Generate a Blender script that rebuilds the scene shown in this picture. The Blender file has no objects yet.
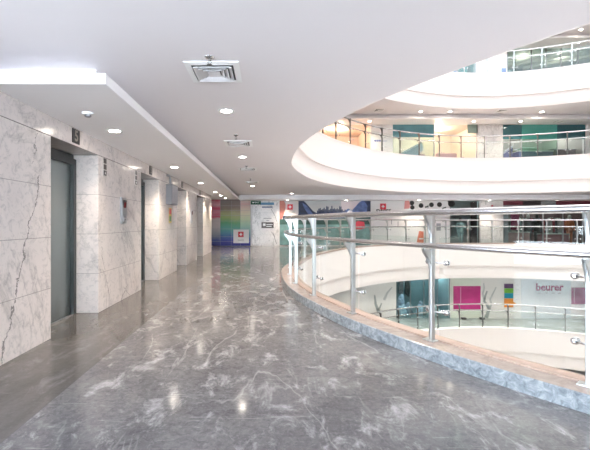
import bpy, bmesh, math, random
from mathutils import Vector, Matrix
random.seed(7)
PI = math.pi
SC = bpy.context.scene
COL = SC.collection

# ------------------------------------------------------------------ helpers
def link(o, parent=None):
    COL.objects.link(o)
    if parent is not None:
        o.parent = parent
    return o

def tag(o, label=None, cat=None, group=None, kind=None):
    if label: o['label'] = label
    if cat: o['category'] = cat
    if group: o['group'] = group
    if kind: o['kind'] = kind
    return o

def struct(o, label):
    return tag(o, label, None, None, 'structure')

class MB:
    """collects geometry for ONE mesh object"""
    def __init__(s):
        s.bm = bmesh.new()
    def face(s, pts, mi=0, smooth=False):
        f = s.bm.faces.new([s.bm.verts.new(p) for p in pts])
        f.material_index = mi; f.smooth = smooth
        return f
    def box(s, a, b, mi=0, bev=0.0, M=None):
        x0, y0, z0 = [min(a[i], b[i]) for i in range(3)]
        x1, y1, z1 = [max(a[i], b[i]) for i in range(3)]
        c = [Vector(p) for p in ((x0,y0,z0),(x1,y0,z0),(x1,y1,z0),(x0,y1,z0),(x0,y0,z1),(x1,y0,z1),(x1,y1,z1),(x0,y1,z1))]
        if M is not None: c = [M @ p for p in c]
        v = [s.bm.verts.new(p) for p in c]
        fs = []
        for q in ((0,3,2,1),(4,5,6,7),(0,1,5,4),(1,2,6,5),(2,3,7,6),(3,0,4,7)):
            f = s.bm.faces.new([v[i] for i in q]); f.material_index = mi; fs.append(f)
        if bev > 0:
            es = list({e for f in fs for e in f.edges})
            bmesh.ops.bevel(s.bm, geom=es, offset=bev, segments=2, affect='EDGES', profile=0.6)
        return s
    def prism(s, pts, d, mi=0):
        """polygon pts extruded by vector d"""
        d = Vector(d); pts = [Vector(p) for p in pts]
        a = [s.bm.verts.new(p) for p in pts]; b = [s.bm.verts.new(p + d) for p in pts]
        n = len(pts)
        fs = [s.bm.faces.new(a[::-1]), s.bm.faces.new(b)]
        for i in range(n):
            fs.append(s.bm.faces.new((a[i], a[(i+1) % n], b[(i+1) % n], b[i])))
        for f in fs: f.material_index = mi
        return s
    def tube(s, path, r, seg=10, mi=0, closed=False, cap=True):
        path = [Vector(p) for p in path]; n = len(path)
        rs = r if isinstance(r, (list, tuple)) else [r] * n
        rings = []
        up = None
        for i, p in enumerate(path):
            if closed: t = path[(i+1) % n] - path[i-1]
            else: t = path[min(i+1, n-1)] - path[max(i-1, 0)]
            t.normalize()
            if up is None:
                up = Vector((0,0,1)) if abs(t.z) < .9 else Vector((1,0,0))
            u = t.cross(up); u.normalize(); w = u.cross(t); up = w
            rings.append([s.bm.verts.new(p + (u*math.cos(2*PI*k/seg) + w*math.sin(2*PI*k/seg)) * rs[i]) for k in range(seg)])
        m = n if closed else n - 1
        for i in range(m):
            A, B = rings[i], rings[(i+1) % n]
            for k in range(seg):
                f = s.bm.faces.new((A[k], A[(k+1) % seg], B[(k+1) % seg], B[k])); f.smooth = True; f.material_index = mi
        if cap and not closed:
            f = s.bm.faces.new(rings[0][::-1]); f.material_index = mi
            f = s.bm.faces.new(rings[-1]); f.material_index = mi
        return s
    def lathe(s, prof, c=(0,0,0), seg=24, mi=0, M=None, smooth=True, sx=1, sy=1):
        """prof: list of (r,z) revolved about z"""
        rings = []
        for r, z in prof:
            ring = []
            for k in range(seg):
                p = Vector((c[0] + sx*r*math.cos(2*PI*k/seg), c[1] + sy*r*math.sin(2*PI*k/seg), c[2] + z))
                if M is not None: p = M @ p
                ring.append(s.bm.verts.new(p))
            rings.append(ring)
        for A, B in zip(rings, rings[1:]):
            for k in range(seg):
                f = s.bm.faces.new((A[k], A[(k+1) % seg], B[(k+1) % seg], B[k])); f.smooth = smooth; f.material_index = mi
        f = s.bm.faces.new(rings[0][::-1]); f.material_index = mi
        f = s.bm.faces.new(rings[-1]); f.material_index = mi
        return s
    def build(s, name, mats, parent=None, loc=None):
        bmesh.ops.recalc_face_normals(s.bm, faces=s.bm.faces[:])
        me = bpy.data.meshes.new(name); s.bm.to_mesh(me); s.bm.free()
        for m in (mats if isinstance(mats, (list, tuple)) else [mats]): me.materials.append(m)
        o = bpy.data.objects.new(name, me)
        if loc: o.location = loc
        return link(o, parent)

def empty(name, loc=(0,0,0), rz=0, label=None, cat=None, group=None):
    o = bpy.data.objects.new(name, None); o.location = loc; o.rotation_euler.z = rz
    o.empty_display_size = .1
    link(o); return tag(o, label, cat, group)

def kids(o): return [c for c in bpy.data.objects if c.parent == o]

def copy_tree(o, parent=None):
    c = o.copy(); link(c, parent)
    for ch in kids(o): copy_tree(ch, c)
    return c

def text(body, size, loc, mat, parent=None, name='lettering', align='CENTER', rot=(PI/2,0,0), ext=.004, bold=0.0, sx=1):
    cu = bpy.data.curves.new(name, 'FONT'); cu.body = body; cu.size = size
    cu.align_x = align; cu.align_y = 'CENTER'; cu.extrude = ext; cu.offset = bold; cu.resolution_u = 3
    t = bpy.data.objects.new(name, cu); COL.objects.link(t)
    dg = bpy.context.evaluated_depsgraph_get(); dg.update()
    me = bpy.data.meshes.new_from_object(t.evaluated_get(dg))
    bpy.data.objects.remove(t); bpy.data.curves.remove(cu)
    me.materials.clear(); me.materials.append(mat)
    o = bpy.data.objects.new(name, me); o.location = loc; o.rotation_euler = rot; o.scale = (sx,1,1)
    return link(o, parent)

# ------------------------------------------------------------------ materials
def nodes(name):
    m = bpy.data.materials.new(name); m.use_nodes = True
    nt = m.node_tree; b = nt.nodes['Principled BSDF']
    return m, nt, b

def P(name, col, rough=.5, metal=0, spec=.5, emit=None, es=0, bump=0, bscale=40, var=0.0):
    m, nt, b = nodes(name)
    b.inputs['Base Color'].default_value = (*col, 1); b.inputs['Roughness'].default_value = rough
    b.inputs['Metallic'].default_value = metal; b.inputs['Specular IOR Level'].default_value = spec
    if emit: 
        b.inputs['Emission Color'].default_value = (*emit, 1); b.inputs['Emission Strength'].default_value = es
    if bump or var:
        tc = nt.nodes.new('ShaderNodeTexCoord'); n = nt.nodes.new('ShaderNodeTexNoise')
        n.inputs['Scale'].default_value = bscale; n.inputs['Detail'].default_value = 4
        nt.links.new(tc.outputs['Object'], n.inputs['Vector'])
        if bump:
            bp = nt.nodes.new('ShaderNodeBump'); bp.inputs['Strength'].default_value = bump; bp.inputs['Distance'].default_value = .01
            nt.links.new(n.outputs['Fac'], bp.inputs['Height']); nt.links.new(bp.outputs['Normal'], b.inputs['Normal'])
        if var:
            r = ramp(nt, n.outputs['Fac'], [(.3, tuple(c*(1-var) for c in col)), (.7, tuple(min(1, c*(1+var)) for c in col))])
            nt.links.new(r, b.inputs['Base Color'])
    return m

def ramp(nt, src, stops, interp='LINEAR'):
    r = nt.nodes.new('ShaderNodeValToRGB'); e = r.color_ramp.elements; r.color_ramp.interpolation = interp
    while len(e) < len(stops): e.new(.5)
    for i, (p, c) in enumerate(stops):
        e[i].position = p; e[i].color = (*c, 1) if len(c) == 3 else c
    nt.links.new(src, r.inputs['Fac']); return r.outputs['Color']

def math_n(nt, op, a, b=None, clamp=False):
    n = nt.nodes.new('ShaderNodeMath'); n.operation = op; n.use_clamp = clamp
    for i, v in enumerate((a, b)):
        if v is None: continue
        if isinstance(v, (int, float)): n.inputs[i].default_value = v
        else: nt.links.new(v, n.inputs[i])
    return n.outputs[0]

def mixc(nt, fac, a, b, mode='MIX'):
    n = nt.nodes.new('ShaderNodeMix'); n.data_type = 'RGBA'; n.blend_type = mode
    for s, v in ((n.inputs[0], fac), (n.inputs[6], a), (n.inputs[7], b)):
        if isinstance(v, (int, float)): s.default_value = v
        elif isinstance(v, tuple): s.default_value = (*v, 1)
        else: nt.links.new(v, s)
    return n.outputs[2]

def noise(nt, vec, scale, detail=4, rough=.55, dist=0, typ=None):
    n = nt.nodes.new('ShaderNodeTexNoise'); n.inputs['Scale'].default_value = scale; n.inputs['Detail'].default_value = detail
    n.inputs['Roughness'].default_value = rough; n.inputs['Distortion'].default_value = dist
    if vec is not None: nt.links.new(vec, n.inputs['Vector'])
    return n.outputs['Fac']

def mapping(nt, vec, scale=(1,1,1), rot=(0,0,0), loc=(0,0,0)):
    m = nt.nodes.new('ShaderNodeMapping'); m.inputs['Scale'].default_value = scale; m.inputs['Rotation'].default_value = rot
    m.inputs['Location'].default_value = loc
    nt.links.new(vec, m.inputs['Vector']); return m.outputs['Vector']

def marble(name, base=(.72,.655,.625), vein=(.34,.32,.31), course=.567, rough=.22, crack=None, joints=True):
    """polished white stone; crack = (y0, dy/dz, zlo, zhi): one long dark vein drawn in the stone"""
    m, nt, b = nodes(name)
    tc = nt.nodes.new('ShaderNodeNewGeometry'); pos = tc.outputs['Position']
    sp = nt.nodes.new('ShaderNodeSeparateXYZ'); nt.links.new(pos, sp.inputs[0])
    n1 = noise(nt, mapping(nt, pos, (1,1,.6), (.4,.3,.2)), .9, 9, .6, .5)
    v1 = math_n(nt, 'ABSOLUTE', math_n(nt, 'SUBTRACT', n1, .5))
    c = ramp(nt, v1, [(0, tuple(.5*a+.5*d for a, d in zip(vein, base))), (.004, tuple(.25*a+.75*d for a, d in zip(vein, base))), (.02, base), (1, base)])
    cloud = noise(nt, pos, 1.3, 5, .6, .4)
    c = mixc(nt, 1.0, c, ramp(nt, cloud, [(.3, (.90,.90,.91)), (.68, (1,1,1))]), 'MULTIPLY')
    fleck = noise(nt, pos, 11, 7, .72, 1.2)
    c = mixc(nt, 1.0, c, ramp(nt, fleck, [(.34, (.74,.75,.77)), (.50, (1,1,1))]), 'MULTIPLY')
    if crack:
        wob = math_n(nt, 'MULTIPLY', math_n(nt, 'SUBTRACT', noise(nt, pos, 3.5, 6, .7), .5), .34)
        for (y0, k, zl, zh, w) in crack:
            line = math_n(nt, 'ADD', math_n(nt, 'MULTIPLY', sp.outputs['Z'], k), y0)
            d = math_n(nt, 'ABSOLUTE', math_n(nt, 'ADD', math_n(nt, 'SUBTRACT', sp.outputs['Y'], line), wob))
            f = math_n(nt, 'LESS_THAN', d, w)
            f = math_n(nt, 'MULTIPLY', f, math_n(nt, 'MULTIPLY', math_n(nt, 'GREATER_THAN', sp.outputs['Z'], zl), math_n(nt, 'LESS_THAN', sp.outputs['Z'], zh)))
            c = mixc(nt, math_n(nt, 'MULTIPLY', f, .8), c, (.16,.15,.15))
    if joints:
        z = math_n(nt, 'MODULO', math_n(nt, 'ADD', sp.outputs['Z'], course*40 + .002), course)
        f = math_n(nt, 'LESS_THAN', z, .007)
        c = mixc(nt, math_n(nt, 'MULTIPLY', f, .7), c, (.25,.23,.22))
    nt.links.new(c, b.inputs['Base Color']); b.inputs['Roughness'].default_value = rough
    return m

def floor_mat():
    m, nt, b = nodes('floor_marble')
    g = nt.nodes.new('ShaderNodeNewGeometry'); pos = g.outputs['Position']
    sp = nt.nodes.new('ShaderNodeSeparateXYZ'); nt.links.new(pos, sp.inputs[0])
    big = noise(nt, pos, .9, 6, .6, .6)
    c = ramp(nt, big, [(.3, FLOOR_A), (.5, FLOOR_B), (.72, FLOOR_C)])
    # pale cloudy scuffs
    pv = mapping(nt, pos, (1.7, 1.0, 1), (0,0,.5))
    sc1 = noise(nt, pv, 2.6, 9, .72, .5)
    c = mixc(nt, ramp(nt, sc1, [(.53, (0,0,0)), (.66, (.78,.78,.78))]), c, (.50,.49,.50))
    fine = noise(nt, pos, 38, 5, .75, .8)
    c = mixc(nt, ramp(nt, fine, [(.5, (0,0,0)), (.75, (.35,.35,.35))]), c, (.45,.45,.46))
    c = mixc(nt, 1.0, c, ramp(nt, noise(nt, pos, 14, 6, .7, 1.0), [(.34, (.68,.68,.70)), (.55, (1,1,1))]), 'MULTIPLY')
    # sparse white calcite veins
    for i, (s, r, w) in enumerate(((.7, .7, .004), (.5, -1.0, .003))):
        nv = noise(nt, mapping(nt, pos, (1.6, .5, 1), (0,0,r), (i*3.1, i*1.7, 0)), s*1.2, 5, .5, .5)
        a = math_n(nt, 'ABSOLUTE', math_n(nt, 'SUBTRACT', nv, .5))
        msk = ramp(nt, noise(nt, mapping(nt, pos, (1,1,1), (0,0,0), (i*7, 3, 0)), .8, 4), [(.46, (0,0,0)), (.62, (1,1,1))])
        ln = ramp(nt, a, [(0, (.42,.42,.42)), (w, (.2,.2,.2)), (w*2.5, (0,0,0))])
        c = mixc(nt, mixc(nt, 1.0, ln, msk, 'MULTIPLY'), c, (.55,.54,.54))
    # straight hairline scratches
    for i, (r, s) in enumerate(((.95, 1.5), (-.35, 1.2), (.3, .9))):
        sv = mapping(nt, pos, (.16, 5.5, 1), (0,0,r), (i*5.3, i, 0))
        nv = noise(nt, sv, s*2, 2, .4, 0)
        a = math_n(nt, 'ABSOLUTE', math_n(nt, 'SUBTRACT', nv, .68))
        c = mixc(nt, ramp(nt, a, [(0, (.4,.4,.4)), (.003, (0,0,0))]), c, (.56,.55,.55))
    # browner border course along the lifts
    f = math_n(nt, 'LESS_THAN', sp.outputs['X'], -1.56)
    f = math_n(nt, 'MULTIPLY', f, math_n(nt, 'GREATER_THAN', sp.outputs['X'], -6.9))
    br = ramp(nt, noise(nt, mapping(nt, pos, (2.2,.5,1)), 1.5, 7, .6, .8), [(.3, (.070,.062,.056)), (.55, (.120,.110,.101)), (.75, (.20,.185,.172))])
    c = mixc(nt, math_n(nt, 'MULTIPLY', f, .72), c, br)
    e = math_n(nt, 'LESS_THAN', math_n(nt, 'ABSOLUTE', math_n(nt, 'ADD', sp.outputs['X'], 1.56)), .004)
    c = mixc(nt, math_n(nt, 'MULTIPLY', e, .5), c, (.1,.1,.1))
    for ax, off, per in (('X', .2, 1.2), ('Y', .35, 1.2)):
        q = math_n(nt, 'MODULO', math_n(nt, 'ADD', sp.outputs[ax], 120 + off), per)
        c = mixc(nt, math_n(nt, 'MULTIPLY', math_n(nt, 'LESS_THAN', q, .004), .35), c, (.16,.16,.16))
    nt.links.new(c, b.inputs['Base Color'])
    nt.links.new(ramp(nt, sc1, [(.4, (.085,.085,.085)), (.7, (.24,.24,.24))]), b.inputs['Roughness'])
    b.inputs['Specular IOR Level'].default_value = .5
    return m

def glass_mat(name, tint=(.93,.975,.96), refl=1.0, rough=0.0):
    m = bpy.data.materials.new(name); m.use_nodes = True; nt = m.node_tree
    nt.nodes.remove(nt.nodes['Principled BSDF']); out = nt.nodes['Material Output']
    t = nt.nodes.new('ShaderNodeBsdfTransparent'); t.inputs['Color'].default_value = (*tint, 1)
    g = nt.nodes.new('ShaderNodeBsdfGlossy'); g.inputs['Roughness'].default_value = rough
    f = nt.nodes.new('ShaderNodeLayerWeight'); f.inputs['Blend'].default_value = .5
    fac = math_n(nt, 'ADD', math_n(nt, 'MULTIPLY', math_n(nt, 'POWER', f.outputs['Facing'], 5.0), .8), .04)
    x = nt.nodes.new('ShaderNodeMixShader')
    nt.links.new(math_n(nt, 'MULTIPLY', fac, refl, True), x.inputs[0])
    nt.links.new(t.outputs[0], x.inputs[1]); nt.links.new(g.outputs[0], x.inputs[2]); nt.links.new(x.outputs[0], out.inputs['Surface'])
    return m

def zramp(name, z0, z1, stops, rough=.25, tiles=None):
    """a printed panel whose ink changes with height (object space z between z0 and z1)"""
    m, nt, b = nodes(name)
    g = nt.nodes.new('ShaderNodeNewGeometry'); sp = nt.nodes.new('ShaderNodeSeparateXYZ'); nt.links.new(g.outputs['Position'], sp.inputs[0])
    t = math_n(nt, 'DIVIDE', math_n(nt, 'SUBTRACT', sp.outputs['Z'], z0), z1 - z0)
    t = math_n(nt, 'ADD', t, math_n(nt, 'MULTIPLY', math_n(nt, 'SUBTRACT', noise(nt, g.outputs['Position'], 4, 4), .5), .10))
    c = ramp(nt, t, stops)
    nt.links.new(c, b.inputs['Base Color']); b.inputs['Roughness'].default_value = rough
    return m

GRD, HOR, ZEN, ZTOP, EXPO = 11.0, 7.6, .56, 4.2, 1.08
FLOOR_A, FLOOR_B, FLOOR_C = (.112,.110,.116), (.165,.160,.164), (.228,.219,.217)
WHITE = P('white_paint', (.88,.855,.85), .55)
CEIL = P('ceiling_paint', (.80,.765,.78), .6)
FASCIA = P('fascia_paint', (.87,.805,.775), .5)
SOFFIT_W = P('soffit_paint', (.89,.87,.875), .5)
MARBLE1 = marble('marble_cracked', crack=[(3.42, .365, -.1, 1.80, .009), (3.55,.2,1.9,2.6,.004)])
MARBLE2 = marble('marble_pier', crack=[(5.90, -.37, .05, .95, .005), (6.3, 1.6, .0, .22, .012), (6.75, -1.4, .0, .2, .010)])
MARBLE = marble('marble_wall')
MARBLE_P = marble('marble_column', course=.9)
MARBLE_FAR = marble('marble_far', base=(.80,.775,.765), course=.85)
FLOOR = floor_mat()
FLOOR_LOW = P('lower_floor_stone', (.33,.36,.36), .2, var=.25, bscale=2.0)
FLOOR_UP = P('upper_floor_stone', (.40,.38,.37), .25, var=.2, bscale=2.0)
STEEL = P('brushed_steel', (.62,.62,.63), .24, 1.0)
STEEL_POST = P('satin_steel', (.56,.57,.57), .38, 1.0)
STEEL_DK = P('dark_steel', (.22,.215,.21), .35, 1.0)
DOORSTEEL = P('door_steel', (.27,.295,.29), .34, 1.0, bump=.03, bscale=60)
FRAME_DK = P('door_frame_dark', (.07,.075,.075), .35, .8)
BLACK = P('black_plastic', (.015,.015,.016), .4)
DKGREY = P('dark_grey', (.06,.06,.065), .5)
GREY = P('grey_metal', (.35,.35,.37), .4, .6)
CURB_FACE = None
GLASS = glass_mat('railing_glass', (.955,.98,.97), .55)
SHOPGLASS = glass_mat('shop_glass', (.80,.90,.90), .6)
TEALGLASS = glass_mat('teal_glass', (.22,.48,.46), 1.0)
WINGLASS = glass_mat('window_glass', (.97,.98,.98), 1.0)
LAMP = P('lamp_lens', (1,1,1), .4, emit=(1,.90,.78), es=30)
RED = P('signal_red', (.62,.03,.05), .35)
PURE = P('print_white', (.86,.86,.86), .35)

def granite(name, cols, scale, rough=.2):
    m, nt, b = nodes(name); g = nt.nodes.new('ShaderNodeNewGeometry')
    c = ramp(nt, noise(nt, g.outputs['Position'], scale, 7, .7, 1.0), [(.3, cols[0]), (.5, cols[1]), (.72, cols[2])])
    nt.links.new(c, b.inputs['Base Color']); b.inputs['Roughness'].default_value = rough; return m
CURB_FACE = granite('curb_face_granite', ((.12,.135,.155), (.25,.275,.30), (.46,.48,.50)), 14)
CURB_TOP = granite('curb_top_stone', ((.26,.205,.18), (.34,.27,.24), (.42,.35,.315)), 7, .25)
CURB_IN = granite('curb_inner_stone', ((.36,.25,.20), (.43,.31,.255), (.50,.385,.33)), 7, .3)

# ------------------------------------------------------------------ the atrium ring
CX, CY, S = 10.6, 9.0, 4.2                 # atrium centre, storey height
RT = [(-180,9.85),(-140,9.95),(-90,10.20),(-40,10.34),(-26,10.29),(-18,10.20),(0,9.98),(15,9.79),(40,9.72),(65,9.78),(93,9.90),(116,9.75),(150,9.8),(180,9.85)]
def R(phi):
    phi = (phi + 180) % 360 - 180
    for (a, ra), (b, rb) in zip(RT, RT[1:]):
        if a <= phi <= b:
            t = (phi - a) / (b - a); t = t*t*(3-2*t)*.5 + t*.5
            return ra + (rb - ra) * t
def pt(phi, off=0, z=0):
    """point on the ring; off > 0 is towards the void"""
    r = R(phi) - off; a = math.radians(phi)
    return Vector((CX - r*math.cos(a), CY + r*math.sin(a), z))
def smooth(t): t = max(0, min(1, t)); return t*t*(3-2*t)
def curb_h(phi):
    phi = (phi + 180) % 360 - 180
    return .13 + .15 * smooth((phi + 5) / 55) if phi > -180 else .13
def curb_hh(phi):
    phi = (phi + 180) % 360 - 180
    h = .13 + .15 * smooth((phi + 5) / 55)
    return h - .15 * smooth((phi - 140) / 40)
NSEG = 240
PHIS = [-180 + 360*i/NSEG for i in range(NSEG)]
X0, X1, Y0, Y1 = -7.0, 23.0, -7.0, 25.6

def sweep(name, prof, mats, closed_prof=True):
    """prof(phi) -> list of (off, z, material index of the strip to the next point)"""
    mb = MB(); rings = []
    for ph in PHIS:
        rings.append([mb.bm.verts.new(pt(ph, o, z)) for o, z, _ in prof(ph)])
    info = prof(0); n = len(info)
    for i in range(NSEG):
        A, B = rings[i], rings[(i+1) % NSEG]
        for k in range(n if closed_prof else n-1):
            f = mb.bm.faces.new((A[k], B[k], B[(k+1) % n], A[(k+1) % n])); f.material_index = info[k][2]
            f.smooth = False
    return mb.build(name, mats)

def ring_slab(name, z0, z1, off, mat, y1=Y1):
    """rectangular storey plate with the atrium hole"""
    mb = MB()
    def edge(ph):
        a = math.radians(ph); dx, dy = -math.cos(a), math.sin(a); t = 1e9
        if dx > 1e-9: t = min(t, (X1-CX)/dx)
        if dx < -1e-9: t = min(t, (X0-CX)/dx)
        if dy > 1e-9: t = min(t, (y1-CY)/dy)
        if dy < -1e-9: t = min(t, (Y0-CY)/dy)
        return Vector((CX+dx*t, CY+dy*t, 0))
    corner = [math.degrees(math.atan2(y-CY, -(x-CX))) for x in (X0, X1) for y in (Y0, y1)]
    phs = sorted(PHIS + corner)
    I = [pt(p, off) for p in phs]; O = [edge(p) for p in phs]; n = len(phs)
    V = {}
    for tagk, L in (('i', I), ('o', O)):
        for z in (z0, z1):
            V[tagk, z] = [mb.bm.verts.new((p.x, p.y, z)) for p in L]
    for i in range(n):
        j = (i+1) % n
        for q in ((V['i',z1][i], V['i',z1][j], V['o',z1][j], V['o',z1][i]), (V['i',z0][i], V['o',z0][i], V['o',z0][j], V['i',z0][j]),
                  (V['i',z0][i], V['i',z0][j], V['i',z1][j], V['i',z1][i]), (V['o',z0][j], V['o',z0][i], V['o',z1][i], V['o',z1][j])):
            mb.bm.faces.new(q)
    return mb.build(name, mat)

LEVELS = {-1: FLOOR_LOW, 0: FLOOR, 1: FLOOR_UP, 2: FLOOR_UP, 3: FLOOR_UP}
FLN = {-1: 'grey teal stone floor of the gallery one storey below', 0: 'polished grey marble floor of the lift lobby and gallery',
       1: 'floor of the gallery one storey up', 2: 'floor of the gallery two storeys up', 3: 'roof plate around the open atrium'}
CLN = {-1: 'white ceiling above the lower gallery', 0: 'pale flat ceiling over the lift lobby with the large curved cut-out',
       1: 'ceiling over the gallery one storey up', 2: 'ceiling over the gallery two storeys up'}
ti = 1
for k, fm in LEVELS.items():
    z = k * S
    struct(ring_slab('floor', z - .12, z, -.2, fm), FLN[k])
    if k > -1:
        struct(ring_slab('ceiling', z - 1.45, z - 1.40, -.005, CEIL), CLN[k-1])
    # white fascia: lower set-back band, then the parapet band overhanging it
    def prof(ph, z=z):
        h = curb_hh(ph)
        return [(-.012, z-1.449, 0), (.0, z-1.452, 0), (.02, z-1.30, 0), (.025, z-.86, 0), (.10, z-.85, 0), (.105, z-.80, 0), (.10, z+h-.03, 0), (-.21, z+h-.03, 0), (-.21, z-1.38, 0)]
    struct(sweep('trim_%d' % ti, prof, FASCIA), ['white curved parapet band round the void one storey below', 'white curved parapet band below this floor edge across the void',
                 'broad white curved parapet band one storey up', 'white curved parapet band two storeys up', 'white curved parapet band at the roof'][ti-1])
    ti += 1
for k in (-1, 0, 1, 2):
    z = k * S
    def cprof(ph, z=z):
        h = curb_hh(ph)
        return [(-.25, z, 0), (-.25, z+h-.008, 0), (-.242, z+h, 1), (-.03, z+h, 2), (-.03, z+h+.012, 2), (.115, z+h+.012, 2), (.115, z+h-.035, 2), (-.2, z+h-.035, 2)]
    struct(sweep('trim_%d' % ti, cprof, [CURB_FACE, CURB_TOP, CURB_IN] if k == 0 else [CURB_FACE, FASCIA, FASCIA]), ['stone kerb of the lower gallery edge', 'blue grey granite kerb with pinkish stone top curving beside the walkway',
           'stone kerb of the gallery one storey up', 'stone kerb of the gallery two storeys up'][k+1])
    ti += 1
mb = MB(); mb.box((X0, Y0, -8.6), (X1, Y1, -8.4)); struct(mb.build('floor', P('pale_stone', (.72,.70,.68), .4, var=.08, bscale=1)), 'stone floor at the bottom of the atrium')

# ------------------------------------------------------------------ railings
POFF = -.05
STEP = 6.9
def post_meshes(dark):
    m = STEEL_DK if dark else STEEL_POST
    # local frame: +x towards the void, y along the rail, z up (kerb top at z=0)
    H = 1.25
    p = MB()
    p.box((-.030, -.016, 0), (.030, .016, H), 0, .006)
    p.box((-.065, -.06, 0), (.065, .06, .012), 0, .003)
    post = p.build('post', m)
    b = MB()
    for y in (-.014, .008):
        b.prism([(-.035,y,1.06), (.01,y,1.12), (.036,y,1.25), (-.03,y,1.25), (-.10,y,1.245), (-.125,y,1.245), (-.11,y,1.225), (-.07,y,1.17)], (0,.006,0))
    b.tube([(-.10,0,1.235), (-.10,0,1.262)], .012, 8)
    top = b.build('rail_bracket', m, post)
    b = MB()
    for y in (-.014, .008):
        b.prism([(-.035,y,.74), (-.035,y,.90), (-.06,y,.905), (-.115,y,.915), (-.14,y,.915), (-.13,y,.885), (-.08,y,.83)], (0,.006,0))
    b.tube([(-.115,0,.90), (-.115,0,.925)], .011, 8)
    mid = b.build('rail_bracket', m, post)
    c = MB()
    rotm = Matrix.Rotation(PI/2, 4, 'Y')
    for s in (-1, 1):
        c.tube([(.03, 0, 0), (.05, s*.05, 0), (.072, s*.10, 0)], .009, 8)
        c.lathe([(.012,0), (.024,.004), (.027,.010), (.027,.018), (.018,.024)], (0,0,0), 18, 0, Matrix.Translation((.062, s*.10, 0)) @ rotm)
        c.lathe([(.024,0), (.027,.004), (.027,.008), (.016,.012)], (0,0,0), 18, 0, Matrix.Translation((.098, s*.10, 0)) @ rotm)
    c1 = c.build('glass_clamp', STEEL, post); c1.location.z = .77
    c2 = c1.copy(); link(c2, post); c2.location.z = .28
    return post

def railing(z, label, dark=False, lo=-61.0, n=32):
    t = empty('railing', (0,0,0), 0, label, 'railing', None)
    hi = lo + STEP*(n-1)
    q = [lo - 1.5 + (hi - lo + 3) * i / 200 for i in range(201)]
    m = STEEL_DK if dark else STEEL
    MB().tube([pt(p, POFF-.10, z+1.397 + (curb_hh(p)-.13)*.15) for p in q], .031, 14).build('top_rail', STEEL, t)
    MB().tube([pt(p, POFF-.115, z+1.075 + (curb_hh(p)-.13)*.15) for p in q], .026, 14).build('mid_rail', STEEL, t)
    proto = post_meshes(dark)
    for i in range(n):
        ph = lo + STEP*i
        o = proto if i == 0 else copy_tree(proto)
        o.parent = t
        o.location = pt(ph, POFF, z + curb_hh(ph))
        o.rotation_euler.z = -math.radians(ph)
        k = (1.397 + (curb_hh(ph)-.13)*.15 - .031 - curb_hh(ph)) / 1.237
        o.scale.z = k
        if i < n-1:
            g = MB(); pa = 100*.012/R(ph)*.57
            a0, a1 = ph + .12, ph + STEP - .12
            seg = 6; P2 = [a0 + (a1-a0)*j/seg for j in range(seg+1)]
            inn = [pt(a, POFF+.085) for a in P2]; out = [pt(a, POFF+.097) for a in P2]
            zb = [z + curb_hh(a) + .03 for a in P2]; zt = z + 1.15
            A = [[g.bm.verts.new((p.x,p.y,zz)) for p, zz in zip(L, Z)] for L, Z in ((inn, zb), (inn, [zt]*9), (out, [zt]*9), (out, zb))]
            for j in range(seg):
                for r in range(4):
                    f = g.bm.faces.new((A[r][j], A[r][j+1], A[(r+1)%4][j+1], A[(r+1)%4][j]))
            for j in (0, seg):
                g.bm.faces.new([A[r][j] for r in range(4)])
            g.build('glass_panel', GLASS, t)
    return t
# phase: a post at phi = -37.3 (right edge of the photo)
railing(0, 'curved steel railing with glass panels standing on the granite kerb beside the walkway', False, -37.15-3*STEP)
railing(S, 'curved glass railing on the parapet one storey up', True, -60.0)
railing(2*S, 'curved glass railing on the topmost parapet two storeys up', False, -59.0)
railing(-S, 'curved glass railing on the gallery one storey below', True, -60.5)

# ------------------------------------------------------------------ outer shell
def slab(name, a, b, m, label, bev=0):
    o = MB().box(a, b, 0, bev).build(name, m); return struct(o, label)
ZT = 3*S
YF = 20.9                # far shop wall, this floor and above
YL = 21.8                # far shop wall of the floor below
slab('wall_right', (X1, Y0, -8.6), (X1+.2, Y1, ZT), WHITE, 'white outer wall far to the right of the atrium')
slab('wall_rear', (X0, Y1, -8.6), (X1, Y1+.2, ZT), WHITE, 'outer wall behind the shops')
# wall behind the camera and window wall at the left of the camera
def windowed(name, axis, c, lo, hi, w0, w1, zs, label):
    mb = MB()
    def bx(u0, u1, z0, z1):
        if axis == 'Y': mb.box((u0, c-.2, z0), (u1, c, z1))
        else: mb.box((c-.2, u0, z0), (c, u1, z1))
    bx(lo, hi, -8.6, zs[0]); bx(lo, hi, zs[1], ZT); bx(lo, w0, zs[0], zs[1]); bx(w1, hi, zs[0], zs[1])
    return struct(mb.build(name, WHITE), label)
windowed('wall_back', 'Y', Y0, X0-.2, X1, -6.6, 9.0, (.06, 2.70), 'white wall behind the lobby with its window opening')
windowed('wall_side', 'X', X0, Y0, Y1, -6.6, 2.0, (.06, 2.70), 'white side wall with its window opening')
def window(name, axis, c, w0, w1, z0, z1, n, label):
    f = MB(); g = MB()
    def bx(mb, u0, u1, a, b, d0, d1):
        if axis == 'Y': mb.box((u0, c-d1, a), (u1, c-d0, b))
        else: mb.box((c-d1, u0, a), (c-d0, u1, b))
    bx(f, w0, w1, z0, z0+.06, .05, .15); bx(f, w0, w1, z1-.06, z1, .05, .15)
    for i in range(n+1):
        u = w0 + (w1-w0-.06)*i/n; bx(f, u, u+.06, z0+.06, z1-.06, .05, .15)
    fo = struct(f.build(name, GREY), label)
    bx(g, w0+.06, w1-.06, z0+.06, z1-.06, .09, .10); g.build('pane', WINGLASS, fo)
window('window_1', 'Y', Y0, -6.6, 9.0, .06, 2.70, 8, 'glazed window front behind the lobby')
window('window_2', 'X', X0, -6.6, 2.0, .06, 2.70, 5, 'glazed window front at the side of the lobby')

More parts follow.
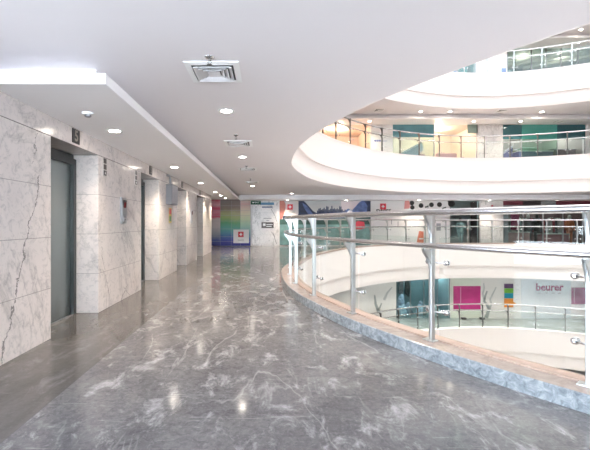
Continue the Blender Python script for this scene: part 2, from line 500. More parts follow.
# ------------------------------------------------------------------ lift wall
XW = -2.4
LINT = 2.265
SOF = 2.49
PIERS = [(2.5,4.25), (5.45,7.33), (8.55,10.3), (11.55,13.3), (14.6,16.9)]
for i, (a, b) in enumerate(PIERS):
    o = MB().box((-2.95, a, 0), (XW, b, LINT), 0, .004).build('wall_left', [MARBLE1, MARBLE2, MARBLE, MARBLE, MARBLE][i])
    struct(o, ['white marble wall pier nearest the camera with a long dark crack', 'white marble wall pier with the red lit call panel', 'white marble wall pier carrying the grey box',
               'fourth white marble wall pier along the lifts', 'farthest white marble wall pier along the lifts'][i])
slab('lintel', (-2.95, 2.5, LINT+.004), (XW, 16.9, SOF-.0005), MARBLE, 'continuous white marble band above the lift openings')
slab('wall_left_return', (X0, 2.5, 0), (-2.95, 2.8, 2.75), WHITE, 'white wall returning behind the first pier')
slab('wall_left_end', (X0, 16.6, 0), (-2.95, 16.9, 2.75), WHITE, 'white wall returning behind the last pier')

OPEN = [(4.25,5.45), (7.33,8.55), (10.3,11.55), (13.3,14.6)]
def lift(i, a, b):
    t = empty('elevator_door', (-2.75, (a+b)/2, 0), 0, ['brushed steel lift door right of the cracked marble pier', 'steel lift door between the call panel pier and the grey box pier',
              'third steel lift door along the marble wall', 'farthest steel lift door along the marble wall'][i], 'elevator door', 'steel lift doors along the marble wall')
    w = (b-a)/2
    f = MB()
    f.box((-.12,-w+.002,0), (.04,-w+.075,2.2), 0, .004); f.box((-.12,w-.075,0), (.04,w-.002,2.2), 0, .004); f.box((-.12,-w+.075,2.12), (.04,w-.075,2.2), 0, .004)
    f.build('door_frame', FRAME_DK, t)
    MB().box((-.12,-w+.002,2.2), (-.0,w-.002,2.262)).build('header', FRAME_DK, t)
    MB().box((-.05,-w+.078,.012), (-.015,-.003,2.118), 0, .003).build('door_panel', DOORSTEEL, t)
    MB().box((-.05,.003,.012), (-.015,w-.078,2.118), 0, .003).build('door_panel', DOORSTEEL, t)
    MB().box((-.12,-w+.078,0), (.03,w-.078,.010)).build('sill', STEEL, t)
for i, (a, b) in enumerate(OPEN): lift(i, a, b)
slab('wall_shaft', (-3.2, 2.8, 0), (-2.955, 16.6, 2.75), DKGREY, 'dark lift shaft wall behind the lift doors')

PLATE = P('plaque_black', (.012,.012,.013), .35)
NUMC = P('plaque_beige', (.28,.25,.22), .4)
def plaque(y, num, label):
    t = empty('number_plaque', (XW, y, 2.385), 0, label, 'number sign', 'number plaques above the lift doors')
    MB().box((.0,-.088,-.088), (.012,.088,.088), 0, .002).build('plate', PLATE, t)
    text(num, .19, (.0135,0,0), NUMC, t, 'numeral', rot=(PI/2,0,PI/2), ext=.0015, bold=.004)
for y, n, l in ((4.80,'5','black square plaque with the numeral 5 above the first lift'), (7.93,'5','black square plaque above the second lift'),
                (10.95,'5','black square plaque above the third lift'), (13.95,'5','black square plaque above the farthest lift')):
    plaque(y, n, l)

LANT_P = P('lantern_plate', (.52,.48,.45), .3, .4)
LANT_D = P('lantern_dark', (.07,.055,.05), .3)
def lantern(y, label):
    t = empty('hall_lantern', (XW, y, 2.12), 0, label, 'lift indicator', 'lift arrival indicators near the pier tops')
    MB().box((.0,-.055,-.135), (.010,.055,.135), 0, .002).build('plate', LANT_P, t)
    for z in (-.085, .005, .095):
        w = MB(); w.box((.010,-.047,z-.036), (.015,.047,z+.036), 0, .002); w.build('lamp_square', LANT_D, t)
    MB().prism([(.0152,-.022,-.10), (.0152,.022,-.10), (.0152,0,-.06)][::1], (.001,0,0)).build('arrow', PURE, t)
for y, l in ((5.66,'small lift indicator at the near top corner of the call panel pier'), (7.02,'small lift indicator at the far top corner of the call panel pier'),
             (11.80,'small lift indicator at the top of the fourth pier'), (14.85,'small lift indicator at the top of the farthest pier')):
    lantern(y, l)

PANELST = P('panel_steel', (.36,.36,.37), .5, .7)
DISP = P('red_display', (.06,.006,.008), .6, spec=.2, emit=(.8,.05,.05), es=.05)
def panel(y, label, grp='lift call panels'):
    t = empty('call_panel', (XW, y, 1.5), 0, label, 'call panel', grp)
    MB().prism([(.0,-.10,-.22), (.0,-.10,.22), (.028,-.10,.215), (.042,-.10,.0), (.028,-.10,-.215)], (0,.20,0)).build('body', PANELST, t)
    M = Matrix.Translation((.031,0,.095)) @ Matrix.Rotation(math.radians(6), 4, 'Y')
    MB().box((0,-.065,-.075), (.012,.065,.08), 0, .002, M).build('display', BLACK, t)
    MB().box((.012,-.04,-.05), (.014,.04,.045), 0, 0, M).build('screen', DISP, t)
    M = Matrix.Translation((.031,0,-.10)) @ Matrix.Rotation(math.radians(-6), 4, 'Y')
    MB().box((0,-.065,-.085), (.008,.065,.085), 0, .002, M).build('button_plate', GREY, t)
    for z in (-.04, .02):
        MB().lathe([(.016,0), (.018,.004), (.012,.006)], (0,0,0), 16, 0, M @ Matrix.Translation((.008,0,z)) @ Matrix.Rotation(PI/2, 4, 'Y')).build('button', STEEL, t)
panel(6.38, 'steel lift call panel with dark red display on the second marble pier')
panel(12.25, 'slim steel lift call panel on the fourth marble pier')

# grey box hanging on the third pier, red sign below it
t = empty('wall_box', (XW, 9.45, 1.98), 0, 'grey metal box with a curved pipe hung high on the third marble pier', 'wall box')
MB().box((.001,-.30,-.24), (.15,.30,.25), 0, .012).build('casing', P('grey_enamel', (.20,.20,.22), .45), t)
MB().box((.15,-.27,-.21), (.158,.27,.22), 0, .004).build('cover', P('pale_enamel', (.36,.355,.39), .45), t)
MB().tube([(.07,-.15,.25), (.07,-.15,.36), (.07,-.17,.42), (.06,-.21,.45), (.03,-.24,.46), (.001,-.25,.46)], .028, 10).build('pipe', GREY, t)
t = empty('safety_sign', (XW, 9.55, 1.48), 0, 'small red and yellow safety sign under the grey box', 'sign')
MB().box((.0005,-.13,-.19), (.008,.13,.19), 0, .002).build('board', P('sign_yellow', (.60,.42,.08), .4), t)
MB().box((.0081,-.10,.03), (.010,.10,.16)).build('symbol', RED, t)
MB().box((.0081,-.10,-.15), (.010,.10,-.02)).build('symbol', P('sign_green', (.12,.25,.10), .4), t)

# ------------------------------------------------------------------ lowered ceiling over the lifts + across the far end
sb = MB()
sb.box((-4.5, 3.265, SOF), (-1.375, 19.7, SOF+.095), 0, .004)
struct(sb.build('ceiling_soffit', SOFFIT_W), 'lowered white ceiling slab over the lifts')
slab('ceiling_riser', (-4.5, 3.60, SOF+.095), (-1.61, 19.9, 2.75), SOFFIT_W, 'set-back riser joining the lowered slab to the main ceiling')
for k, lab in ((0, 'white bulkhead strip along the far end above the mural and shops'), (1, 'white bulkhead strip above the shops one storey up'), (2, 'white bulkhead strip above the shops two storeys up'), (-1, 'white bulkhead strip above the lower shops')):
    z = k*S; yb = 19.7 if k >= 0 else 20.6
    mb = MB(); mb.box((-1.375 if k == 0 else X0, yb, z+SOF), (X1, YF+.1 if k >= 0 else YL+.1, z+SOF+.095), 0, .004)
    mb.box((-1.375 if k == 0 else X0, yb+.22, z+SOF+.095), (X1, YF+.1 if k >= 0 else YL+.1, z+2.75))
    struct(mb.build('cornice', SOFFIT_W), lab)

# ------------------------------------------------------------------ ceiling fittings
WARM = (1.0, .86, .70)
def make_light():
    t = empty('ceiling_downlight', (0,0,0))
    MB().lathe([(.078,0), (.105,-.001), (.108,-.005), (.100,-.009), (.078,-.004)], seg=28).build('trim_ring', PURE, t)
    MB().lathe([(.0775,-.0005), (.070,-.004), (.02,-.005)], seg=24).build('lens', LAMP, t)
    return t
LP = make_light()
FIRST = [True]
def downlight(x, y, z, label, group, watt=26, r=1.0, col=WARM):
    o = LP if FIRST[0] else copy_tree(LP); FIRST[0] = False
    o.location = (x, y, z); o.scale = (r, r, 1); tag(o, label, 'ceiling light', group)
    if watt:
        l = bpy.data.lights.new('spot', 'SPOT'); l.energy = watt; l.color = col; l.spot_size = math.radians(115); l.spot_blend = .7; l.shadow_soft_size = .06
        lo = bpy.data.objects.new('downlight_beam', l); link(lo, o); lo.location = (0,0,-.02)
NTH = ['nearest', 'second', 'third', 'fourth', 'fifth', 'last']
for i, y in enumerate((4.94, 8.16, 11.45, 14.8, 16.75, 18.5)):
    downlight(-1.96, y, SOF, 'round downlight in the lowered ceiling by the lifts, %s of six in the row' % NTH[i], 'downlights in the lowered ceiling', 60)
for i, y in enumerate((4.94, 8.4, 15.1)):
    downlight(-.51, y, 2.75, 'round downlight in the main corridor ceiling, %s of three between the air vents' % ['nearest','middle','farthest'][i], 'downlights along the corridor ceiling', 75)
downlight(1.30, 18.95, 2.75, 'round downlight in the ceiling above the snow mountain mural', 'downlights near the far wall', 60)
downlight(1.15, 20.25, SOF, 'round downlight under the bulkhead above the red square emblem board', 'downlights near the far wall', 50)
for i, (x, y, z, l) in enumerate((
    (8.15, 20.2, SOF, 'downlight above the white shop wall with the black discs'), (11.9, 20.2, SOF, 'downlight above the white marble column on this floor'), (15.5, 20.2, SOF, 'downlight above the maroon shop front on this floor'), (4.3, 20.2, SOF, 'downlight above the pale end of the mountain mural'),
    (7.9, 19.35, S+2.75, 'downlight in the ceiling one storey up, left of the pair above the teal sign shop'), (9.4, 19.35, S+2.75, 'downlight in the ceiling one storey up, right of the pair above the teal sign shop'),
    (5.55, 20.25, S+SOF, 'downlight under the bulkhead one storey up beside the peach lit shop'), (11.1, 20.25, S+SOF, 'downlight under the bulkhead one storey up beside the marble column'),
    (13.6, 20.25, S+SOF, 'downlight under the bulkhead above the dark teal glass one storey up'), (14.1, 19.4, S+2.75, 'downlight in the ceiling one storey up above the teal green glass'),
    (14.3, 19.6, 2*S+2.75, 'left downlight in the ceiling two storeys up'), (16.1, 19.4, 2*S+2.75, 'right downlight in the ceiling two storeys up'), (16.7, 20.25, 2*S+SOF, 'downlight under the bulkhead two storeys up'))):
    downlight(x, y, z, l, 'gallery downlights', 32, 1.1)

for i, x in enumerate((5.2, 7.6, 10.0, 12.4, 14.8, 17.2)):  # added lamps, hidden by the parapet band, to brighten the lower gallery
    downlight(x, 20.0, -1.45, 'added unseen downlight under the floor slab over the lower gallery, %s of six from the left' % NTH[i].replace('nearest','first'), 'added lower gallery downlights', 60, 1.1, (1,.95,.9))
VANE = P('vent_vane', (.72,.71,.72), .45)
VDARK = P('vent_dark', (.05,.055,.055), .7)
def sqring(mb, ro, zo, ri, zi, th=.004):
    for s in range(4):
        M = Matrix.Rotation(s*PI/2, 4, 'Z')
        pts = [(-ro,-ro,zo), (ro,-ro,zo), (ri,-ri,zi), (-ri,-ri,zi)]
        mb.prism([M @ Vector(p) for p in pts], (0,0,th))
def make_vent():
    t = empty('air_vent', (0,0,0))
    f = MB(); sqring(f, .25, -.010, .195, -.016, .008); f.build('frame', PURE, t)
    MB().box((-.20,-.20,-.003), (.20,.20,-.0005)).build('backing', VDARK, t)
    for j, (a, b) in enumerate(((.178,.145), (.138,.105), (.098,.065))):
        v = MB(); sqring(v, a, -.030, b, -.008, .004); v.build('vane', VANE, t)
    v = MB(); v.box((-.058,-.058,-.024), (.058,.058,-.018), 0, .002); v.build('core', VANE, t)
    return t
V0 = make_vent()
for i, y in enumerate((3.66, 6.95, 10.3, 13.6)):
    o = V0 if i == 0 else copy_tree(V0); o.location = (-.49, y, 2.75)
    tag(o, 'square white ceiling air vent with nested louvres, %s of four along the corridor' % NTH[i] if i < 3 else 'square ceiling air vent farthest along the corridor', 'air vent', 'ceiling air vents along the corridor')
for x, y, z, l in ((5.7, 19.1, S+2.75, 'ceiling air vent one storey up above the peach lit shop'), (11.95, 18.95+.3, S+2.75, 'ceiling air vent one storey up above the marble column'), (15.6, 20.25, S+SOF, 'ceiling air vent in the bulkhead one storey up above the teal glass')):
    o = copy_tree(V0); o.location = (x, y, z); tag(o, l, 'air vent', 'gallery ceiling air vents')
def make_sprinkler():
    t = empty('sprinkler', (0,0,0))
    MB().lathe([(.045,.001), (.045,-.004), (.030,-.012), (.014,-.014)], seg=20).build('escutcheon', STEEL, t)
    s = MB(); s.tube([(0,0,-.012), (0,0,-.035)], .011, 10); s.tube([(-.012,0,-.03), (-.016,0,-.05), (0,0,-.066)], .003, 6); s.tube([(.012,0,-.03), (.016,0,-.05), (0,0,-.066)], .003, 6)
    s.build('head', STEEL_DK, t)
    MB().lathe([(.006,-.064), (.022,-.066), (.024,-.069), (.006,-.070)], seg=16).build('deflector', STEEL_DK, t)
    return t
S0 = make_sprinkler()
for i, y in enumerate((3.33, 6.3, 9.75, 12.6)):
    o = S0 if i == 0 else copy_tree(S0); o.location = (-.49, y, 2.75)
    tag(o, 'small steel sprinkler head just before the %s air vent' % NTH[i], 'sprinkler', 'sprinklers along the corridor')
t = empty('smoke_detector', (-1.93, 4.13, SOF), 0, 'round white smoke detector under the lowered ceiling slab', 'smoke detector')
MB().lathe([(.062,0), (.064,-.012), (.055,-.022), (.04,-.024)], seg=28).build('base', PURE, t)
MB().lathe([(.034,-.024), (.034,-.038), (.022,-.046), (.005,-.047)], seg=24).build('sensor', GREY, t)

# ------------------------------------------------------------------ far wall of this floor
def fx(px): return (px - 265.5) * .055
def fz(py): return 1.3 + (222.5 - py) * .055
def lx(px): return (px - 265.5) * .0574
def lz(py): return 1.3 - (py - 222.5) * .0574
def wall(name, xs, y, z0, z1, m, label, d=.25):
    mb = MB()
    for a, b in xs: mb.box((a, y, z0), (b, y+d, z1))
    return struct(mb.build(name, m), label)
XSH = (fx(503), 18.6)       # maroon shop
XDW = (fx(450), fx(479.5))  # display window
WALLW = P('gallery_wall_white', (.80,.78,.775), .4)
wall('wall_far', [(X0, XDW[0]), (XDW[1], XSH[0]), (XSH[1], X1)], YF, 0, 2.75, WALLW, 'white wall at the far end of the lobby and gallery')
slab('wall_far_header', (XDW[0], YF, 2.56), (XDW[1], YF+.25, 2.75), WALLW, 'wall strip over the display window')
slab('wall_far_head', (XSH[0], YF, 2.58), (XSH[1], YF+.25, 2.75), WALLW, 'wall strip over the maroon shop')

def emblem(parent, x, y, z, s, frame=True):
    MB().box((x-s, y-.012, z-s), (x+s, y, z+s), 0, .004).build('red_square', RED, parent)
    c = MB(); c.box((x-s*.16, y-.018, z-s*.52), (x+s*.16, y-.0125, z+s*.52)); c.box((x-s*.52, y-.018, z-s*.16), (x-s*.161, y-.0125, z+s*.16)); c.box((x+s*.161, y-.018, z-s*.16), (x+s*.52, y-.0125, z+s*.16))
    c.build('white_cross', PURE, parent)

# rainbow printed screen
t = empty('printed_screen', (0, YF, 0), 0, 'tall glazed screen printed in rainbow bands from taupe through green to deep blue', 'mural screen')
SX0, SX1 = fx(208), fx(250.5)
cols = [
 (SX0, fx(220.5), [(0,(.03,.03,.20)), (.13,(.05,.08,.30)), (.24,(.30,.33,.42)), (.40,(.60,.56,.57)), (.58,(.66,.55,.56)), (.62,(.62,.10,.18)), (.73,(.66,.25,.33)), (.80,(.62,.08,.16)), (.90,(.70,.35,.40)), (1,(.55,.10,.15))]),
 (fx(220.5), fx(231.5), [(0,(.02,.02,.22)), (.12,(.03,.04,.32)), (.20,(.05,.12,.36)), (.28,(.08,.27,.38)), (.38,(.10,.36,.32)), (.50,(.10,.34,.17)), (.60,(.28,.40,.14)), (.70,(.38,.38,.18)), (.80,(.24,.18,.13)), (1,(.20,.15,.14))]),
 (fx(231.5), fx(240.5), [(0,(.02,.02,.24)), (.12,(.03,.04,.34)), (.20,(.06,.14,.38)), (.28,(.09,.30,.40)), (.38,(.10,.38,.30)), (.50,(.14,.38,.18)), (.60,(.34,.44,.18)), (.70,(.42,.40,.22)), (.82,(.26,.19,.15)), (1,(.22,.16,.15))]),
 (fx(240.5), SX1, [(0,(.02,.02,.26)), (.12,(.04,.05,.36)), (.22,(.12,.28,.40)), (.32,(.25,.50,.50)), (.44,(.38,.60,.48)), (.56,(.56,.66,.44)), (.70,(.70,.66,.48)), (.82,(.70,.55,.46)), (.90,(.66,.40,.38)), (1,(.68,.52,.48))])]
for i, (a, b, st) in enumerate(cols):
    MB().box((a+.004, -.09, .02), (b-.004, -.06, 2.56)).build('print_panel', zramp('rainbow_print', 0, 2.56, st, .4), t)
fr = MB()
for a, b, st in cols[1:]: fr.box((a-.004, -.094, .02), (a+.004, -.06, 2.56))
for z in (.26, .52, .95, 1.38, 1.68, 1.96, 2.22): fr.box((SX0, -.0925, z-.005), (SX1, -.0905, z+.005))
fr.build('joint_grid', P('joint_grey', (.40,.40,.44), .4), t)
MB().box((fx(233.5), -.10, fz(243)), (fx(249), -.0945, fz(229.5)), 0, .004).build('emblem_board', P('board_white', (.76,.74,.76), .4), t)
emblem(t, fx(241), -.1005, fz(234.3), .15)
text('SWISS', .13, (fx(241), -.103, fz(240.3)), GREY, t, 'lettering', bold=.002)

# white marble panel with direction board
t = empty('marble_pylon', (0, YF, 0), 0, 'white marble panel with dark veins, blue strips and a small black plate', 'wall panel')
PM = marble('pylon_marble', base=(.78,.745,.74), vein=(.10,.09,.09), course=.62)
MB().box((fx(252), -.14, 0), (fx(278.5), -.002, 2.56), 0, .006).build('slab', PM, t)
VEING = P('vein_grey', (.20,.19,.20), .3)
BLUE = P('sign_blue', (.08,.22,.38), .4)
MB().box((fx(260), -.152, fz(205)), (fx(274), -.141, fz(202.6)), 0, .003).build('blue_strip', BLUE, t)
MB().box((fx(262), -.152, fz(207.8)), (fx(272.5), -.141, fz(206.6)), 0, .002).build('blue_strip', P('sign_navy', (.08,.11,.20), .4), t)
for a, b, y in ((263.5, 271.5, 218.3), (266.3, 269.2, 220.4)): MB().box((fx(a), -.144, fz(y+.25)), (fx(b), -.1402, fz(y-.25))).build('text_line', DKGREY, t)
pl = MB().box((fx(261.5), -.16, fz(228)), (fx(273.6), -.1405, fz(222.2)), 0, .004).build('black_plate', P('plate_brown', (.045,.03,.03), .3), t)
MB().box((fx(263), -.163, fz(226)), (fx(265.5), -.1605, fz(223.5))).build('pictogram', PURE, pl)
MB().box((fx(266.3), -.163, fz(224.8)), (fx(272.5), -.1605, fz(224.2))).build('text_line', PURE, pl)
MB().box((fx(266.3), -.163, fz(226.6)), (fx(271.5), -.1605, fz(226.0))).build('text_line', PURE, pl)
for a, b in (((271,209), (275,216)), ((275,216), (276.6,221.5)), ((271,231.5), (274,236)), ((274,236), (276.5,244)), ((272.6,231.8), (274.6,237))):
    A = Vector((fx(a[0]), -.1405, fz(a[1]))); B = Vector((fx(b[0]), -.1405, fz(b[1])))
    cr = MB(); cr.prism([A+Vector((-.012,0,0)), A+Vector((.012,0,0)), B+Vector((.016,0,0)), B+Vector((-.016,0,0))], (0,-.001,0)); cr.build('dark_vein', VEING, t)

# exit sign hanging under the bulkhead
t = empty('exit_sign', (fx(256), YF-.42, 2.375), 0, 'small dark green exit sign hanging under the bulkhead by the rainbow screen', 'exit sign')
MB().box((-.27,-.02,-.11), (.27,.02,.095), 0, .005).build('box', P('exit_green', (.008,.06,.035), .6, emit=(.0,.25,.12), es=.03), t)
text('EXIT', .12, (.07,-.022,0), PURE, t, 'lettering', ext=.001)
MB().prism([(-.20,-.021,0), (-.13,-.021,.05), (-.13,-.021,.018), (-.08,-.021,.018), (-.08,-.021,-.018), (-.13,-.021,-.018), (-.13,-.021,-.05)], (0,-.002,0)).build('arrow', PURE, t)
MB().tube([(-.18,0,.09), (-.18,0,SOF-2.375-.0005)], .006, 6).build('rod', GREY, t)
MB().tube([(.18,0,.09), (.18,0,SOF-2.375-.0005)], .006, 6).build('rod', GREY, t)

# mountain mural
t = empty('mountain_mural', (0, YF, 0), 0, 'wide printed wall mural of blue mountains and a city skyline under a grey sky', 'mural')
MX0, MX1 = fx(279.5), fx(370.5)
yb = -.03
MB().box((MX0, yb, .1), (MX1, -.002, 2.57)).build('sky_print', zramp('mural_sky', 1.2, 2.6, [(0,(.50,.46,.45)), (.5,(.52,.50,.48)), (1,(.42,.43,.45))], .3), t)
def shape(pts, m, name, y, d=-.003):
    return MB().prism([(fx(a), y, fz(b)) for a, b in pts], (0, d, 0)).build(name, m, t)
NAVY = P('ink_navy', (.025,.04,.10), .5, var=.35, bscale=6)
BLUEM = P('ink_blue', (.09,.14,.33), .5, var=.45, bscale=4)
PALE = P('ink_pale', (.66,.56,.58), .3)
TEAL = P('ink_teal', (.16,.30,.30), .5, var=.2, bscale=3)
GRN = P('ink_green', (.04,.10,.09), .5, var=.3, bscale=3)
ORNG = P('ink_orange', (.46,.17,.14), .5, var=.3, bscale=3)
shape([(341,223), (341,199.5), (370.4,199.5), (370.4,223)], PALE, 'pale_sky_print', yb-.0005)
shape([(279.6,219), (279.6,199.6), (283.5,199.6), (286,205), (284,214), (282,219)], ORNG, 'orange_edge_print', yb-.0005)
shape([(298.5,199.6), (302,199.6), (306,203), (309,206.5), (313,211), (318,214), (324,217), (330,219), (330,223), (283,223), (283,216), (298.5,214)], NAVY, 'dark_ridge_print', yb-.0005)
shape([(302,202.5), (307,206), (312,213), (316,217), (308,214), (304,208)], BLUEM, 'blue_slope_print', yb-.004)
sk = [(316,221)]
x = 317.0
while x < 346:
    h = 205.5 + 5*random.random() + (abs(x-334)/16)**2*3.0
    sk += [(x, h), (x+1.0, h-.6*random.random())]; x += 1.3
    sk += [(x-.15, 212+1.8*random.random())]
sk += [(347,216), (347,221)]
shape(sk, NAVY, 'city_skyline_print', yb-.0045)
shape([(341,215), (344,211.5), (348,208.5), (352,210), (355,207), (359,202.5), (363,200), (370.3,199.7), (370.3,213), (365,213.5), (358,214.5), (350,216.5), (341,218)], BLUEM, 'blue_peak_print', yb-.004)
shape([(364,201), (370.3,200), (370.3,213), (366.5,212), (367.5,206)], NAVY, 'peak_shade_print', yb-.0075)
shape([(347,212), (350,209.3), (352.5,211), (351,213.5), (348,214.5)], P('ink_snow', (.50,.52,.62), .3), 'snow_print', yb-.0075)
shape([(279.7,224.5), (279.7,219.1), (300,220), (325,219), (370.4,217), (370.4,224.5)], GRN, 'forest_print', yb-.0085)
shape([(279.7,245), (279.7,224.4), (370.4,224.4), (370.4,245)], TEAL, 'lake_print', yb-.0085)
shape([(352,229), (353,222.5), (358,221), (364,222), (365,228), (360,229.5)], P('ink_red', (.55,.05,.08), .3), 'red_boat_print', yb-.012)
MB().box((fx(285.5), -.055, fz(216)), (fx(298), -.0425, fz(200.5)), 0, .004).build('emblem_board', P('board_grey', (.60,.55,.56), .4), t)
emblem(t, fx(290), -.056, fz(207), .15)
text('SWISS', .13, (fx(291.5), -.058, fz(212.2)), P('board_ink', (.25,.30,.28), .4), t, 'lettering', bold=.002)

# white branded wall
t = empty('branded_wall_graphic', (0, YF, 0), 0, 'red square emblem with a white cross over dark lettering on the white shop wall', 'wall sign')
emblem(t, fx(383), -.004, fz(206.5), .165)
text('SWISS', .27, (fx(383.5), -.006, fz(211.2)), P('letter_dark', (.05,.04,.045), .4), t, 'lettering', bold=.008, sx=1.15)
for a, b in ((375, 381.5), (382.5, 391.5)): MB().box((fx(a), -.005, fz(219.6)), (fx(b), -.0005, fz(219.0))).build('text_line', P('letter_red', (.45,.10,.10), .4), t)
t = empty('disc_wall_graphic', (0, YF, 0), 0, 'row of black discs and pink figures printed on the white shop wall', 'wall graphic')
DISC = MB
RB = Matrix.Rotation(PI/2, 4, 'X')
for (px, py, r) in ((411.8,203,.13), (412.3,207.5,.12), (421.0,205.6,.13), (431.4,204.8,.13), (439.4,204.6,.135), (451.4,203.6,.19), (449.5,201.3,.10)):
    MB().lathe([(r,0), (r,.006)], (0,0,0), 22, 0, Matrix.Translation((fx(px), -.004, fz(py))) @ RB).build('black_disc', BLACK, t)
PINK = P('ink_pink', (.72,.28,.27), .4)
for pts in ([(404,209), (405,200), (408,199.8), (410,203), (409,208.5)], [(409.4,208), (410,204), (410.8,208.4)]):
    MB().prism([(fx(a), -.004, fz(b)) for a, b in pts], (0,-.006,0)).build('pink_figure', PINK, t)
for pts in ([(425,206.5), (428.5,205.5), (428.5,207), (425,208)], [(442,208), (446,206.6), (446,208), (442,209)]):
    MB().prism([(fx(a), -.004, fz(b)) for a, b in pts], (0,-.006,0)).build('script_stroke', DKGREY, t)
for (a, b, w, h) in ((428,206.5,.02,.2), (391.5,222,.02,.25), (398,224,.02,.3), (434.5,222,.05,.12), (438.5,227,.12,.4), (443,221.5,.04,.04), (446,230,.03,.3)):
    MB().box((fx(a)-w, -.008, fz(b)-h/2), (fx(a)+w, -.004, fz(b)+h/2)).build('grey_mark', GREY, t)
t = empty('wall_poster', (0, YF, 0), 0, 'orange red triangular poster low on the white shop wall', 'poster')
MB().prism([(fx(416.5), -.004, fz(243)), (fx(419), -.004, fz(231)), (fx(423.5), -.004, fz(231.5)), (fx(423.5), -.004, fz(243))], (0,-.012,0)).build('sheet', P('poster_orange', (.68,.20,.12), .4), t)
MB().box((fx(419), -.018, fz(239.3)), (fx(423), -.0165, fz(238.2))).build('band', PURE, t)

# display window with blue backdrop
def recess(x0, x1, y, z0, z1, d, wallm, ceilm, floorm, label, name='shop_room'):
    def one(nm, a, b, m, l): struct(MB().box(a, b).build(nm, m), l + label)
    one(name, (x0-.04, y+d, z0), (x1+.04, y+d+.04, z1), wallm, 'back wall of the ')
    one(name, (x0-.04, y+.255, z0), (x0, y+d, z1), wallm, 'left side wall of the ')
    one(name, (x1, y+.255, z0), (x1+.04, y+d, z1), wallm, 'right side wall of the ')
    one('ceiling', (x0-.04, y+.255, z1), (x1+.04, y+d+.04, z1+.04), ceilm, 'ceiling of the ')
    one('floor', (x0, y+.02, z0+.001), (x1, y+d, z0+.02), floorm, 'floor of the ')
def mannequin(x, y, z, label, m, hm, h=1.75, grp=None):
    t = empty('mannequin', (x, y, z), 0, label, 'mannequin', grp)
    k = h/1.75
    MB().lathe([(.14,0), (.14,.012), (.02,.02)], seg=20).build('base', STEEL, t)
    MB().tube([(0,0,.018), (0,0,.78*k)], .012, 8).build('pole', STEEL, t)
    MB().lathe([(.05,.72*k), (.16,.80*k), (.17,.90*k), (.135,1.04*k), (.15,1.18*k), (.185,1.34*k), (.17,1.42*k), (.06,1.46*k), (.045,1.52*k)], seg=20, sx=1.08, sy=.68).build('torso', m, t)
    MB().lathe([(.04,1.515*k), (.075,1.56*k), (.092,1.64*k), (.085,1.71*k), (.05,1.755*k), (.01,1.765*k)], seg=18, sx=.9).build('head', hm, t)
    for s in (-1, 1):
        MB().tube([(s*.18,0,1.385*k), (s*.225,.0,1.28*k), (s*.24,-.01,1.08*k), (s*.235,-.05,.85*k)], [.05*k,.048*k,.04*k,.028*k], 10).build('arm', m, t)
        MB().tube([(s*.085,0,.82*k), (s*.09,0,.5*k), (s*.085,0,.06*k)], [.085*k,.065*k,.04*k], 10).build('leg', m, t)
    return t
mannequin(fx(464.3), YF+.42, .02, 'pale mannequin with a dark round head in the blue display window', P('dress_grey', (.42,.46,.48), .6), BLACK, 1.56)
t = empty('display_plinth', (fx(455.8), YF+.35, .02), 0, 'low grey plinth in the blue display window', 'plinth')
MB().box((-.25,-.2,0), (.25,.2,.45), 0, .01).build('block', GREY, t); MB().box((-.27,-.22,.45), (.27,.22,.48), 0, .005).build('top', STEEL, t)
t = empty('glazed_shopfront', (0, YF+.01, 0), 0, 'glass front of the blue display window', 'shop window')
f = MB()
for x in (XDW[0], XDW[1]-.04): f.box((x, .0, 0), (x+.04, .05, 2.56))
f.box((XDW[0]+.04, 0, 0), (XDW[1]-.04, .05, .06)); f.build('frame', STEEL_DK, t)
MB().box((XDW[0]+.04, .02, .06), (XDW[1]-.04, .03, 2.56)).build('pane', SHOPGLASS, t)
MB().box((fx(485), YF-.004, fz(205)), (fx(485.5), YF-.0005, fz(198.5))).build('wall_mark', GREY); tag(bpy.data.objects['wall_mark'], 'thin dark upright mark high on the marble column', 'sign')
t = empty('small_sign', (fx(491.5), YF, fz(206)), 0, 'small grey and red sign on the marble column on this floor', 'sign')
MB().box((-.07,-.012,-.07), (.07,-.0005,.07), 0, .003).build('plate', GREY, t); MB().box((-.04,-.0135,-.02), (.04,-.0125,.04)).build('symbol', RED, t)
struct(MB().box((fx(479.7), YF-.05, 0), (fx(502.6), YF-.0005, 2.56), 0, .004).build('column', MARBLE_FAR), 'flat white marble column left of the maroon shop')
for o in ('wall_mark',): bpy.data.objects[o].location.y = -.052
bpy.data.objects['small_sign'].location.y = YF-.0505

# maroon shop
MAR = P('maroon', (.16,.028,.045), .5); MARL = P('maroon_light', (.30,.10,.12), .5)
recess(XSH[0], XSH[1], YF, 0, 2.58, 3.2, P('shop_wall_dark', (.14,.085,.09), .6), P('shop_ceiling', (.30,.26,.26), .6), P('shop_floor', (.25,.16,.15), .4), 'dim maroon interior of the clothes shop across the void', 'wall_shop_recess')
t = empty('glazed_shopfront', (0, YF+.01, 0), 0, 'glazed front of the maroon clothes shop across the void', 'shop window')
f = MB()
for i in range(6):
    x = XSH[0] + (XSH[1]-XSH[0]-.05)*i/5; f.box((x, 0, 0), (x+.05, .06, 2.2))
f.box((XSH[0], 0, 2.2), (XSH[1], .06, 2.26)); f.build('frame', GREY, t)
MB().box((XSH[0], .025, .02), (XSH[1], .035, 2.2)).build('pane', SHOPGLASS, t)
MB().box((XSH[0], .0, 2.26), (fx(523), .08, 2.575)).build('header_board', MAR, t)
MB().box((fx(523), .0, 2.26), (fx(541), .08, 2.575)).build('header_board', P('header_black', (.03,.02,.025), .4), t)
MB().box((fx(541), .0, 2.26), (fx(556), .08, 2.575)).build('header_board', P('header_grey', (.26,.27,.28), .4), t)
MB().box((fx(556), .0, 2.26), (XSH[1], .08, 2.575)).build('header_board', MAR, t)
